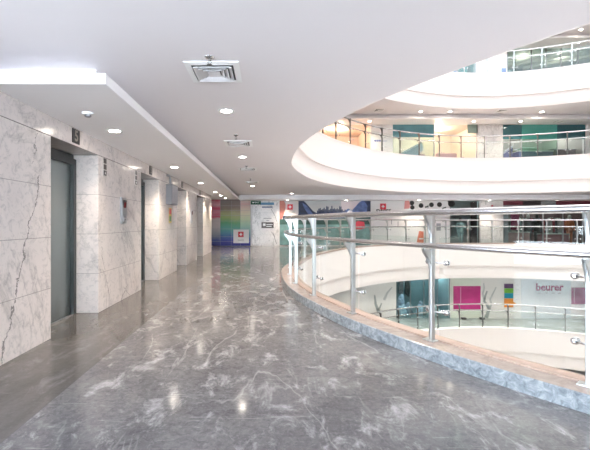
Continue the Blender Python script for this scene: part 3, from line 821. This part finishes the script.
MB().box((XSH[0]+.05, .04, .06), (fx(509), .06, 2.19)).build('banner', P('banner_mauve', (.40,.33,.36), .5), t)
MB().box((fx(511.5), .04, .9), (fx(520), .055, 2.19)).build('window_print', P('window_print_maroon', (.30,.03,.09), .5), t)
def rack(x, y, z, label, cols, n=9):
    t = empty('clothes_rack', (x, y, z), 0, label, 'clothes rack', 'clothes racks in the maroon shop')
    fr = MB()
    for s in (-.7, .7):
        fr.tube([(s,0,.02), (s,0,1.55)], .014, 8); fr.box((s-.02,-.25,0), (s+.02,.25,.02))
    fr.tube([(-.7,0,1.55), (.7,0,1.55)], .014, 8); fr.build('frame', STEEL, t)
    for i in range(n):
        xx = -.6 + 1.2*i/(n-1); m = cols[i % len(cols)]
        g = MB(); h = .7 + .25*random.random()
        g.prism([(xx-.02,-.21,1.42), (xx-.02,0,1.535), (xx-.02,.21,1.42), (xx-.02,.25,1.45-h), (xx-.02,-.25,1.45-h)], (.045,0,0)); g.build('garment', m, t)
GC = [P('cloth_%d' % i, c, .8) for i, c in enumerate(((.55,.50,.48), (.10,.09,.10), (.35,.06,.08), (.30,.36,.34), (.60,.55,.52), (.18,.20,.26)))]
rack(fx(523), YF+1.3, .02, 'clothes rack at the left of the maroon shop', [GC[3], GC[4], GC[0], GC[1]])
rack(fx(550.5), YF+1.3, .02, 'clothes rack in the middle of the maroon shop', [GC[1], GC[0], GC[5], GC[2]])
rack(fx(577.5), YF+1.3, .02, 'clothes rack at the right of the maroon shop', [GC[4], GC[2], GC[1], GC[0]])
mannequin(fx(537.5), YF+.75, .02, 'dark dressed mannequin in the left half of the maroon shop window', GC[1], GC[4])
mannequin(fx(548), YF+.85, .02, 'black dressed mannequin beside the middle rack in the maroon shop window', BLACK, BLACK)
mannequin(fx(577.5), YF+.55, .02, 'orange dressed mannequin at the right of the maroon shop window', P('dress_orange', (.70,.17,.07), .6), GC[4], 1.7)
t = empty('shop_counter', (fx(516), YF+.45, .02), 0, 'dusky pink low counter in the left of the maroon shop', 'counter')
MB().box((-.45,-.25,0), (.9,.25,.72), 0, .01).build('body', P('counter_pink', (.42,.20,.20), .5), t); MB().box((-.47,-.27,.72), (.92,.27,.76), 0, .006).build('top', GC[4], t)
t = empty('shop_counter', (fx(558), YF+.36, .02), 0, 'dark brown low counter in the right of the maroon shop', 'counter')
MB().box((-.7,-.25,0), (.7,.25,.62), 0, .01).build('body', MARL, t); MB().box((-.72,-.27,.62), (.72,.27,.66), 0, .006).build('top', GC[0], t)

def point(x, y, z, e, col=(1,.9,.8), r=.15):
    l = bpy.data.lights.new('shop_lamp', 'POINT'); l.energy = e; l.color = col; l.shadow_soft_size = r
    o = bpy.data.objects.new('shop_lamp', l); link(o); o.location = (x, y, z)
for x in (14.4, 16.8): point(x, YF+1.7, 2.35, 22)
point(fx(465), YF+.35, 2.4, 4, (.9,.95,1))

# ------------------------------------------------------------------ floor below: shop wall
zl = -S
ZLT = lz(276.5)
A0, A1 = lx(396), lx(450)        # dim shop
wall('wall_lower_far', [(X0, A0), (A1, X1)], YL, zl, zl+2.75, WALLW, 'white shop wall of the floor below')
slab('wall_lower_head', (A0, YL, zl+2.6), (A1, YL+.25, zl+2.75), WALLW, 'wall strip over the dim shop on the floor below')
recess(A0, A1, YL, zl, zl+2.6, 2.6, P('lower_shop_wall', (.20,.30,.33), .6), P('lower_shop_ceiling', (.22,.30,.33), .6), P('lower_shop_floor', (.2,.25,.26), .4), 'dim teal interior of the shop on the floor below', 'wall_lower_recess')
t = empty('glazed_shopfront', (0, YL+.01, zl), 0, 'glazed front of the dim teal shop on the floor below', 'shop window')
f = MB()
for px in (396, 410, 423.5, 437, 449.1): f.box((lx(px), 0, 0), (lx(px)+.05, .06, 2.6))
f.build('frame', P('frame_teal', (.22,.28,.30), .4, .5), t)
MB().box((A0+.05, .025, .03), (A1-.05, .035, 2.6)).build('pane', SHOPGLASS, t)
WRAP = P('plastic_wrap', (.55,.63,.76), .2, var=.3, bscale=7, bump=.4)
WRAP2 = P('grey_sack', (.30,.34,.42), .5, var=.3, bscale=6, bump=.4)
def bundle(x, y, z, s, m, label):
    mb = MB(); bmesh.ops.create_icosphere(mb.bm, subdivisions=3, radius=1)
    for v in mb.bm.verts:
        n = 1 + .16*math.sin(5.1*v.co.x+3*v.co.y+x*7) + .12*math.sin(7*v.co.z+4*v.co.x+x*3)
        v.co = Vector((v.co.x*n*s[0], v.co.y*n*s[1], (max(v.co.z, -.7)*n+.72)*s[2]))
    for f_ in mb.bm.faces: f_.smooth = True
    o = mb.build('wrapped_bundle', m); o.location = (x, y, z); return tag(o, label, 'bundle', 'wrapped goods in the dim shop below')
for px, yy, zz, s, m, l in ((401, 1.0, .02, (.2,.26,.50), WRAP2, 'grey sack at the left end of the heap in the dim lower shop'), (405, .45, .02, (.24,.20,.38), WRAP, 'blue white wrapped bundle in front of the heap in the dim lower shop'),
    (413, .75, .02, (.24,.22,.40), WRAP2, 'grey sack in the middle of the heap in the dim lower shop'), (409.5, 1.35, .02, (.26,.25,.60), WRAP2, 'large grey sack at the back of the heap in the dim lower shop'),
    (424, .6, .02, (.22,.25,.36), WRAP, 'pale wrapped bundle left of the railing post in the dim lower shop'), (437.5, .5, .02, (.36,.22,.36), P('wrap_white', (.66,.74,.76), .2, bump=.4, bscale=7), 'white wrapped bundle lying right of the heap in the dim lower shop'), (429, 1.0, .02, (.25,.22,.42), WRAP2, 'small grey sack behind the railing post in the dim lower shop')):
    bundle(lx(px), YL+yy, zl+zz, s, m, l)
for i, px in enumerate((399.5, 406, 413, 419.5)):
    t = empty('hanging_garment', (lx(px), YL+1.9, zl), 0, 'dark garment hanging at the back of the dim lower shop, %s from its left side' % ['first','second','third','fourth'][i], 'garment', 'dark garments in the dim shop below')
    MB().prism([(-.09,0,2.15), (0,0,2.28), (.09,0,2.15), (.17,0,1.2), (.08,0,.95-.1*(i%2)), (-.15,0,1.05)], (0,.1,0)).build('cloth', BLACK if i % 2 else DKGREY, t)
    MB().tube([(0,.05,2.27), (0,.05,2.60-.002)], .006, 6).build('hook', STEEL_DK, t)
point(lx(444), YL+1.2, zl+2.35, 16, (.9,1,1)); point(lx(410), YL+.7, zl+2.3, 34, (.85,.95,1))
MAG = P('magenta', (.52,.03,.22), .35, var=.12, bscale=3)
GREENISH = P('pale_green_white', (.74,.78,.70), .4)
t = empty('magenta_panel', (0, YL, 0), 0, 'large magenta poster on the pale wall right of the dim lower shop', 'poster')
MB().box((lx(450.5), -.02, zl+.01), (lx(480.5), -.0005, ZLT)).build('pale_backing', GREENISH, t)
MB().box((lx(453), -.05, lz(309)), (lx(480), -.0205, lz(286))).build('magenta_sheet', MAG, t)
MB().box((lx(459.6), -.055, lz(303)), (lx(460.6), -.0505, lz(287))).build('pale_stripe', P('magenta_pale', (.62,.25,.42), .4), t)
t = empty('branch_graphic', (0, YL, 0), 0, 'pale grey branch drawing on the white wall right of the magenta poster', 'wall graphic')
INK = P('ink_pale_grey', (.50,.52,.53), .5); INK2 = P('ink_mid_grey', (.36,.40,.40), .5)
def stroke(pts, w, m, parent, name='branch', Fx=lx, Fz=lz):
    mb = MB(); P0 = [Vector((Fx(a), -.003, Fz(b))) for a, b in pts]
    L = []; Rr = []
    for i, p in enumerate(P0):
        d = P0[min(i+1, len(P0)-1)] - P0[max(0, i-1)]; d.normalize(); nrm = Vector((-d.z, 0, d.x)); ww = w*(1-.6*i/(len(P0)-1))
        L.append(p+nrm*ww); Rr.append(p-nrm*ww)
    mb.prism(L + Rr[::-1], (0,-.003,0)); return mb.build(name, m, parent)
stroke([(486,318), (487.5,313), (489,309), (487,305), (484,301), (485,296), (487,291)], .11, INK2, t)
stroke([(488.5,309), (491,304), (490,299), (493,293), (496,287)], .08, INK, t)
stroke([(484.5,300), (482.5,294), (484,288), (483.5,283)], .07, INK, t)
t = empty('crack_graphic', (0, YL, 0), 0, 'grey plant drawing on the white wall left of the dim lower shop', 'wall graphic')
stroke([(379,313), (377.5,309), (375.5,304), (375,299), (374.5,295)], .10, INK2, t)
stroke([(377.5,310), (380,307), (381.5,303)], .07, INK2, t)
stroke([(384,300), (387,293), (392,287)], .08, INK, t)
t = empty('colour_chart', (0, YL, 0), 0, 'upright stack of purple, green, blue and orange squares on the white lower wall', 'wall graphic')
for a, b, c in ((283.6,288.2,(.10,.04,.14)), (288.4,292.9,(.20,.55,.06)), (293.1,298.2,(.02,.36,.52)), (298.4,307.2,(.85,.32,.06))):
    MB().box((lx(504), -.02, lz(b)), (lx(513), -.001, lz(a)), 0, .002).build('colour_square', P('chart_ink', c, .4), t)
for a in (285, 289.5, 294.5, 299.5): MB().box((lx(514.5), -.006, lz(a+.35)), (lx(519), -.001, lz(a-.05))).build('text_line', P('chart_grey', (.55,.50,.58), .5), t)
MB().prism([(lx(513), -.004, lz(304.5)), (lx(516), -.004, lz(303.5)), (lx(513), -.004, lz(301.5))], (0,-.01,0)).build('pointer', P('chart_orange', (.85,.40,.12), .4), t)
t = empty('shop_sign', (0, YL, 0), 0, 'purple red lettering reading beurer on the pale lower wall', 'shop sign')
MB().box((lx(521), -.012, zl+.01), (lx(570.5), -.0005, ZLT)).build('backing_board', P('sign_backing', (.66,.70,.74), .4), t)
text('beurer', .57, (lx(549), -.02, lz(287.3)), P('sign_plum', (.24,.008,.07), .6, spec=.2), t, 'lettering', bold=.016, ext=.012)
for a, w in ((539,2.5), (546.5,2), (553,3), (559,3)): MB().box((lx(a-w/2), -.015, lz(293.4)), (lx(a+w/2), -.0125, lz(292.7))).build('text_line', GREY, t)
t = empty('plum_panel', (0, YL, 0), 0, 'plum poster right of the beurer lettering on the lower wall', 'poster')
MB().box((lx(571), -.03, lz(304)), (lx(588), -.001, lz(287.5)), 0, .003).build('sheet', P('plum', (.26,.02,.10), .4, var=.15, bscale=2), t)
MB().box((lx(573.2), -.035, lz(303.9)), (lx(573.9), -.031, lz(287.7))).build('stripe', P('plum_pale', (.5,.25,.33), .4), t)
for px in (461.5, 479.5):
    t = empty('floor_box', (lx(px), YL-.25, zl), 0, 'small dark box on the lower floor under the %s of the magenta poster' % ('left half' if px < 470 else 'right edge'), 'box', 'small dark boxes under the magenta poster')
    MB().box((-.12,-.08,0), (.12,.08,.12), 0, .02).build('case', DKGREY, t); MB().box((-.10,-.06,.12), (.10,.06,.13)).build('lid', GREY, t)

# ------------------------------------------------------------------ one storey up
zu = S
SA = (fx(318), fx(371)); SB = (fx(392.8), fx(478)); SCC = (fx(502.5), fx(586))
wall('wall_upper_far', [(X0, SA[0]), (SA[1], SB[0]), (SB[1], SCC[0]), (SCC[1], X1)], YF, zu, zu+2.75, WALLW, 'white shop wall one storey up')
for a, lab in ((SA, 'peach lit shop'), (SB, 'teal sign shop'), (SCC, 'teal glass shop')):
    slab('wall_upper_head', (a[0], YF, zu+2.52), (a[1], YF+.25, zu+2.75), WALLW, 'wall strip over the %s one storey up' % lab)
PEACH = P('peach_wall', (.72,.58,.50), .6)
recess(SA[0], SA[1], YF, zu, zu+2.52, 3.0, PEACH, P('peach_ceiling', (.75,.60,.50), .6), P('peach_floor', (.5,.36,.3), .5), 'peach coloured interior of the lit shop one storey up', 'wall_peach_recess')
point(fx(345), YF+1.2, zu+2.2, 40, (1,.76,.56)); point(fx(328), YF+1.0, zu+2.2, 25, (1,.76,.56))
t = empty('display_cabinet', (fx(343), YF+1.8, zu+.02), 0, 'long peach display cabinet inside the lit shop one storey up', 'cabinet')
MB().box((-1.2,-.3,0), (1.3,.3,1.0), 0, .01).build('body', P('cab_tan', (.55,.36,.26), .5), t); MB().box((-1.25,-.34,1.0), (1.35,.34,1.05), 0, .01).build('top', PURE, t)
t = empty('blue_sign', (0, YF, 0), 0, 'small blue sign on the white wall beside the peach lit shop', 'sign')
for a, b in ((374.3,376.2), (376.6,378.6), (379,380.6)): MB().box((fx(a), -.01, fz(141.6)), (fx(b), -.0005, fz(139.9)), 0, .003).build('letter_block', P('sign_cobalt', (.12,.17,.42), .4), t)
MB().box((fx(380.8), -.006, fz(141.4)), (fx(387), -.001, fz(140.6))).build('underline', P('sign_grey_blue', (.45,.50,.62), .4), t)
# teal sign shop
recess(SB[0], SB[1], YF, zu, zu+2.52, 3.0, P('beige_wall', (.72,.64,.58), .6), P('beige_ceiling', (.62,.58,.54), .6), P('beige_floor', (.45,.38,.36), .5), 'beige interior of the teal sign shop one storey up', 'wall_teal_recess')
t = empty('glazed_shopfront', (0, YF, zu), 0, 'shop front with teal header board one storey up', 'shop window')
TEALB = P('teal_board', (.10,.27,.32), .4, var=.2, bscale=1.5)
MB().box((SB[0]+.01, .02, fz(137)-zu), (fx(434), .08, 2.515), 0, .005).build('header_board', TEALB, t)
MB().box((fx(468), .02, fz(133)-zu), (SB[1]-.01, .08, 2.515), 0, .005).build('header_board', P('olive_teal', (.22,.30,.27), .4), t)
MB().box((SB[0]+.01, .03, .03), (fx(434), .04, fz(137)-zu)).build('pane', SHOPGLASS, t)
f = MB(); f.box((fx(434), .02, .02), (fx(434)+.05, .08, 2.515)); f.box((SB[1]-.06, .02, .02), (SB[1]-.01, .08, 2.5)); f.build('frame', STEEL, t)
BLV = P('ramp_blue', (.64,.65,.72), .4)
t = empty('sloping_panel', (0, YF+.8, zu), 0, 'pale blue sloping panel behind the teal sign shop glass', 'panel')
MB().prism([(fx(396), 0, .03), (fx(396), 0, .7), (fx(428), 0, 1.65), (fx(430), 0, 1.25), (fx(404), 0, .03)], (0,.08,0)).build('sheet', BLV, t)
MB().prism([(fx(396), -.02, .71), (fx(396), -.02, .77), (fx(428), -.02, 1.73), (fx(428), -.02, 1.66)], (0,.12,0)).build('edge_rail', STEEL, t)
MAUVE = P('mauve_fabric', (.40,.30,.34), .8)
def sofa(x, y, z, w, label):
    t = empty('sofa', (x, y, z), 0, label, 'sofa', 'mauve seats one storey up')
    MB().box((-w/2,-.35,.1), (w/2,.35,.42), 0, .05).build('seat', MAUVE, t); MB().box((-w/2,.2,.42), (w/2,.38,.85), 0, .05).build('backrest', MAUVE, t)
    MB().box((-w/2-.15,-.35,.1), (-w/2,.38,.62), 0, .05).build('armrest', MAUVE, t); MB().box((w/2,-.35,.1), (w/2+.15,.38,.62), 0, .05).build('armrest', MAUVE, t)
    for sx_ in (-1, 1):
        for sy_ in (-.28, .28): MB().box((sx_*w/2-.03, sy_-.03, 0), (sx_*w/2+.03, sy_+.03, .1)).build('leg', STEEL_DK, t)
    t.scale.z = 1.35
sofa(fx(424), YF+1.3, zu+.02, 1.4, 'left mauve sofa in the warm lit part one storey up')
sofa(fx(459), YF+1.2, zu+.02, 1.2, 'right mauve sofa in the warm lit part one storey up')
point(fx(448), YF+1.2, zu+2.25, 75, (1,.78,.52)); point(fx(408), YF+1.6, zu+2.1, 25, (1,.95,.9))
struct(MB().box((fx(478.3), YF-.05, zu+.001), (fx(502.3), YF-.0005, zu+2.485), 0, .004).build('column', MARBLE_FAR), 'flat white marble column between the shops one storey up')
# teal glass shop
recess(SCC[0], SCC[1], YF, zu, zu+2.52, 3.4, P('cream_wall', (.56,.52,.49), .6), P('teal_ceiling', (.20,.30,.30), .6), P('cream_floor', (.42,.40,.38), .5), 'interior of the teal glass shop one storey up', 'wall_glass_recess')
t = empty('glazed_shopfront', (0, YF, zu), 0, 'shop front with teal green glass header one storey up', 'shop window')
for a, b, m in ((502.8,522, P('teal_dark', (.035,.12,.14), .15)), (522,557.5, P('teal_green', (.08,.36,.31), .15)), (557.5,585.8, P('teal_slate', (.05,.15,.17), .15))):
    MB().box((fx(a)+.006, .02, fz(139)-zu), (fx(b)-.006, .06, 2.515), 0, .004).build('header_glass', m, t)
MB().box((fx(522), .03, .03), (fx(557.5), .04, fz(139)-zu)).build('pane', glass_mat('green_glass', (.70,.86,.78), 1.0), t)
f = MB()
for px in (503, 521.6, 557.3, 585): f.box((fx(px), .02, .02), (fx(px)+.04, .07, fz(139)-zu))
f.build('frame', STEEL, t)
VIO = P('violet_blue', (.16,.18,.34), .4)
t = empty('sloping_panel', (0, YF+.7, zu), 0, 'violet blue sloping stair side behind the left of the teal glass shop', 'panel')
MB().prism([(fx(503.5), 0, .65), (fx(521), 0, 1.35), (fx(521), 0, .9), (fx(508), 0, .03), (fx(503.5), 0, .03)], (0,.1,0)).build('sheet', VIO, t)
MB().prism([(fx(503.5), -.02, .67), (fx(503.5), -.02, .77), (fx(521), -.02, 1.47), (fx(521), -.02, 1.37)], (0,.14,0)).build('edge_rail', P('rail_pale', (.6,.6,.68), .4), t)
def counter(x, y, z, w, h, mb_, mt, label):
    t = empty('shop_counter', (x, y, z), 0, label, 'counter', 'counters in the teal glass shop')
    MB().box((-w/2,-.3,0), (w/2,.3,h), 0, .01).build('body', mb_, t); MB().box((-w/2-.03,-.33,h), (w/2+.03,.33,h+.04), 0, .008).build('top', mt, t)
counter(fx(540), YF+.6, zu+.02, 1.9, 1.05, VIO, PURE, 'violet blue counter in the middle of the teal glass shop')
counter(fx(572), YF+.9, zu+.02, 1.4, 1.2, P('umber', (.16,.14,.14), .5), GREY, 'dark counter in the right of the teal glass shop')
counter(fx(551), YF+2.0, zu+.02, 1.0, 1.5, P('sage', (.35,.50,.40), .5), PURE, 'sage green counter at the back of the teal glass shop')
counter(fx(530), YF+2.2, zu+.02, 1.1, 1.4, P('olive', (.40,.45,.25), .5), PURE, 'olive counter at the back left of the teal glass shop')
point(fx(510), YF+1.3, zu+2.2, 12, (.95,1,1)); point(fx(540), YF+1.5, zu+2.2, 22, (.95,1,.95)); point(fx(572), YF+1.8, zu+2.2, 14, (1,.97,.92))

# ------------------------------------------------------------------ two storeys up
zv = 2*S
SD = (fx(440), fx(476)); SE = (fx(507), fx(620))
wall('wall_top_far', [(X0, SD[0]), (SD[1], SE[0]), (SE[1], X1)], YF, zv, zv+2.75, P('cream_paint', (.78,.72,.68), .5), 'cream shop wall two storeys up')
slab('wall_top_head', (SD[0], YF, zv+2.55), (SD[1], YF+.25, zv+2.75), WALLW, 'wall strip over the left shop two storeys up')
slab('wall_top_head', (SE[0], YF, zv+2.55), (SE[1], YF+.25, zv+2.75), WALLW, 'wall strip over the right shop two storeys up')
TI = P('teal_interior', (.17,.30,.285), .6)
recess(SD[0], SD[1], YF, zv, zv+2.55, 2.5, TI, WHITE, FLOOR_UP, 'teal interior of the left shop two storeys up', 'wall_top_recess')
recess(SE[0], SE[1], YF, zv, zv+2.55, 3.0, TI, P('cream_ceiling', (.66,.62,.56), .6), FLOOR_UP, 'teal interior of the right shop two storeys up', 'wall_top_recess')
t = empty('glazed_shopfront', (0, YF, zv), 0, 'glazed front of the right teal shop two storeys up', 'shop window')
f = MB()
for px in (507, 531.5, 546, 561, 578, 599, 619): f.box((fx(px), .02, 0), (fx(px)+.05, .07, 2.54))
f.build('frame', STEEL_DK, t); MB().box((SE[0]+.05, .03, .02), (SE[1]-.05, .04, 2.54)).build('pane', SHOPGLASS, t)
t = empty('glazed_shopfront', (0, YF, zv), 0, 'glazed front of the left teal shop two storeys up', 'shop window')
f = MB()
for px in (440, 457, 475.3): f.box((fx(px), .02, 0), (fx(px)+.04, .07, 2.54))
f.build('frame', GREY, t); MB().box((SD[0]+.04, .03, .02), (SD[1]-.01, .04, 2.54)).build('pane', SHOPGLASS, t)
for i, (px, w, h, c) in enumerate(((460, .36, 1.9, (.12,.25,.45)), (471.5, .3, 1.8, (.10,.32,.30)))):
    t = empty('display_cabinet', (fx(px), YF+.9, zv+.02), 0, ['blue display cabinet', 'green display cabinet'][i] + ' in the left teal shop two storeys up', 'cabinet')
    MB().box((-w/2,-.2,0), (w/2,.2,h), 0, .01).build('body', P('cab_ink', c, .5), t); MB().box((-w/2-.02,-.22,h), (w/2+.02,.22,h+.05), 0, .005).build('top', PURE, t)
t = empty('notice_board', (fx(503.5), YF, fz(68)), 0, 'white and blue notice board on the cream wall two storeys up', 'sign')
MB().box((-.17,-.03,-.35), (.17,-.001,.55), 0, .004).build('board', PURE, t); MB().box((-.13,-.034,-.25), (.13,-.031,-.02)).build('blue_field', P('notice_blue', (.12,.2,.42), .4), t)
beam = P('cream_beam', (.74,.66,.56), .6)
for i, (xa, xb, ya, yb) in enumerate(((fx(508), fx(560), 2.4, .5), (fx(530), fx(590), 2.6, .5), (fx(556), fx(618), 2.7, .6))):
    d = Vector((xb-xa, yb-ya, 0)); L = d.length
    o = MB().box((0,-.14,-.16), (L,.14,0), 0, .01).build('ceiling_beam', beam); o.location = (xa, YF+ya, zv+2.549); o.rotation_euler.z = math.atan2(d.y, d.x)
    struct(o, 'cream slanting ceiling beam, %s of three inside the right shop two storeys up' % ['left','middle','right'][i])
point(fx(535), YF+1.0, zv+2.2, 9); point(fx(575), YF+1.0, zv+2.2, 9); point(fx(462), YF+.5, zv+2.2, 6)

# ------------------------------------------------------------------ daylight
w = bpy.data.worlds.new('World'); SC.world = w; w.use_nodes = True
nt = w.node_tree; bg = nt.nodes['Background']
tc = nt.nodes.new('ShaderNodeTexCoord'); sp = nt.nodes.new('ShaderNodeSeparateXYZ'); nt.links.new(tc.outputs['Generated'], sp.inputs[0])
# glow below and at the horizon added to light the lobby, bright zenith overhead
zz = math_n(nt, 'ADD', math_n(nt, 'MULTIPLY', sp.outputs['Z'], .5), .5)
c = ramp(nt, zz, [(0, (GRD*.84, GRD*.93, GRD*1.04)), (.48, (GRD*.84, GRD*.93, GRD*1.04)), (.5, (HOR*.82, HOR*.93, HOR*1.04)), (.60, (HOR*.82, HOR*.93, HOR*1.04)), (.70, (ZEN, ZEN*.96, ZEN*.94)), (.85, (ZEN, ZEN*.96, ZEN*.94)), (.965, (ZTOP, ZTOP*.955, ZTOP*.93)), (1, (ZTOP, ZTOP*.955, ZTOP*.93))])
nt.links.new(c, bg.inputs['Color']); bg.inputs['Strength'].default_value = 1.0

# ------------------------------------------------------------------ camera
cam = bpy.data.cameras.new('Camera'); co = bpy.data.objects.new('Camera', cam); link(co)
co.location = (0,0,1.3); co.rotation_euler = (PI/2,0,0)
cam.sensor_width = 36; cam.lens = 36*380/590
cam.shift_x = (295-265.5)/590; cam.shift_y = -(225-222.5)/590
cam.clip_start = .05
SC.camera = co
SC.view_settings.view_transform = 'Standard'; SC.view_settings.look = 'None'
SC.view_settings.gamma = 1; SC.view_settings.use_curve_mapping = False
SC.view_settings.exposure = EXPO
SC.cycles.use_denoising = True
SC.cycles.max_bounces = 8; SC.cycles.diffuse_bounces = 5; SC.cycles.transparent_max_bounces = 24
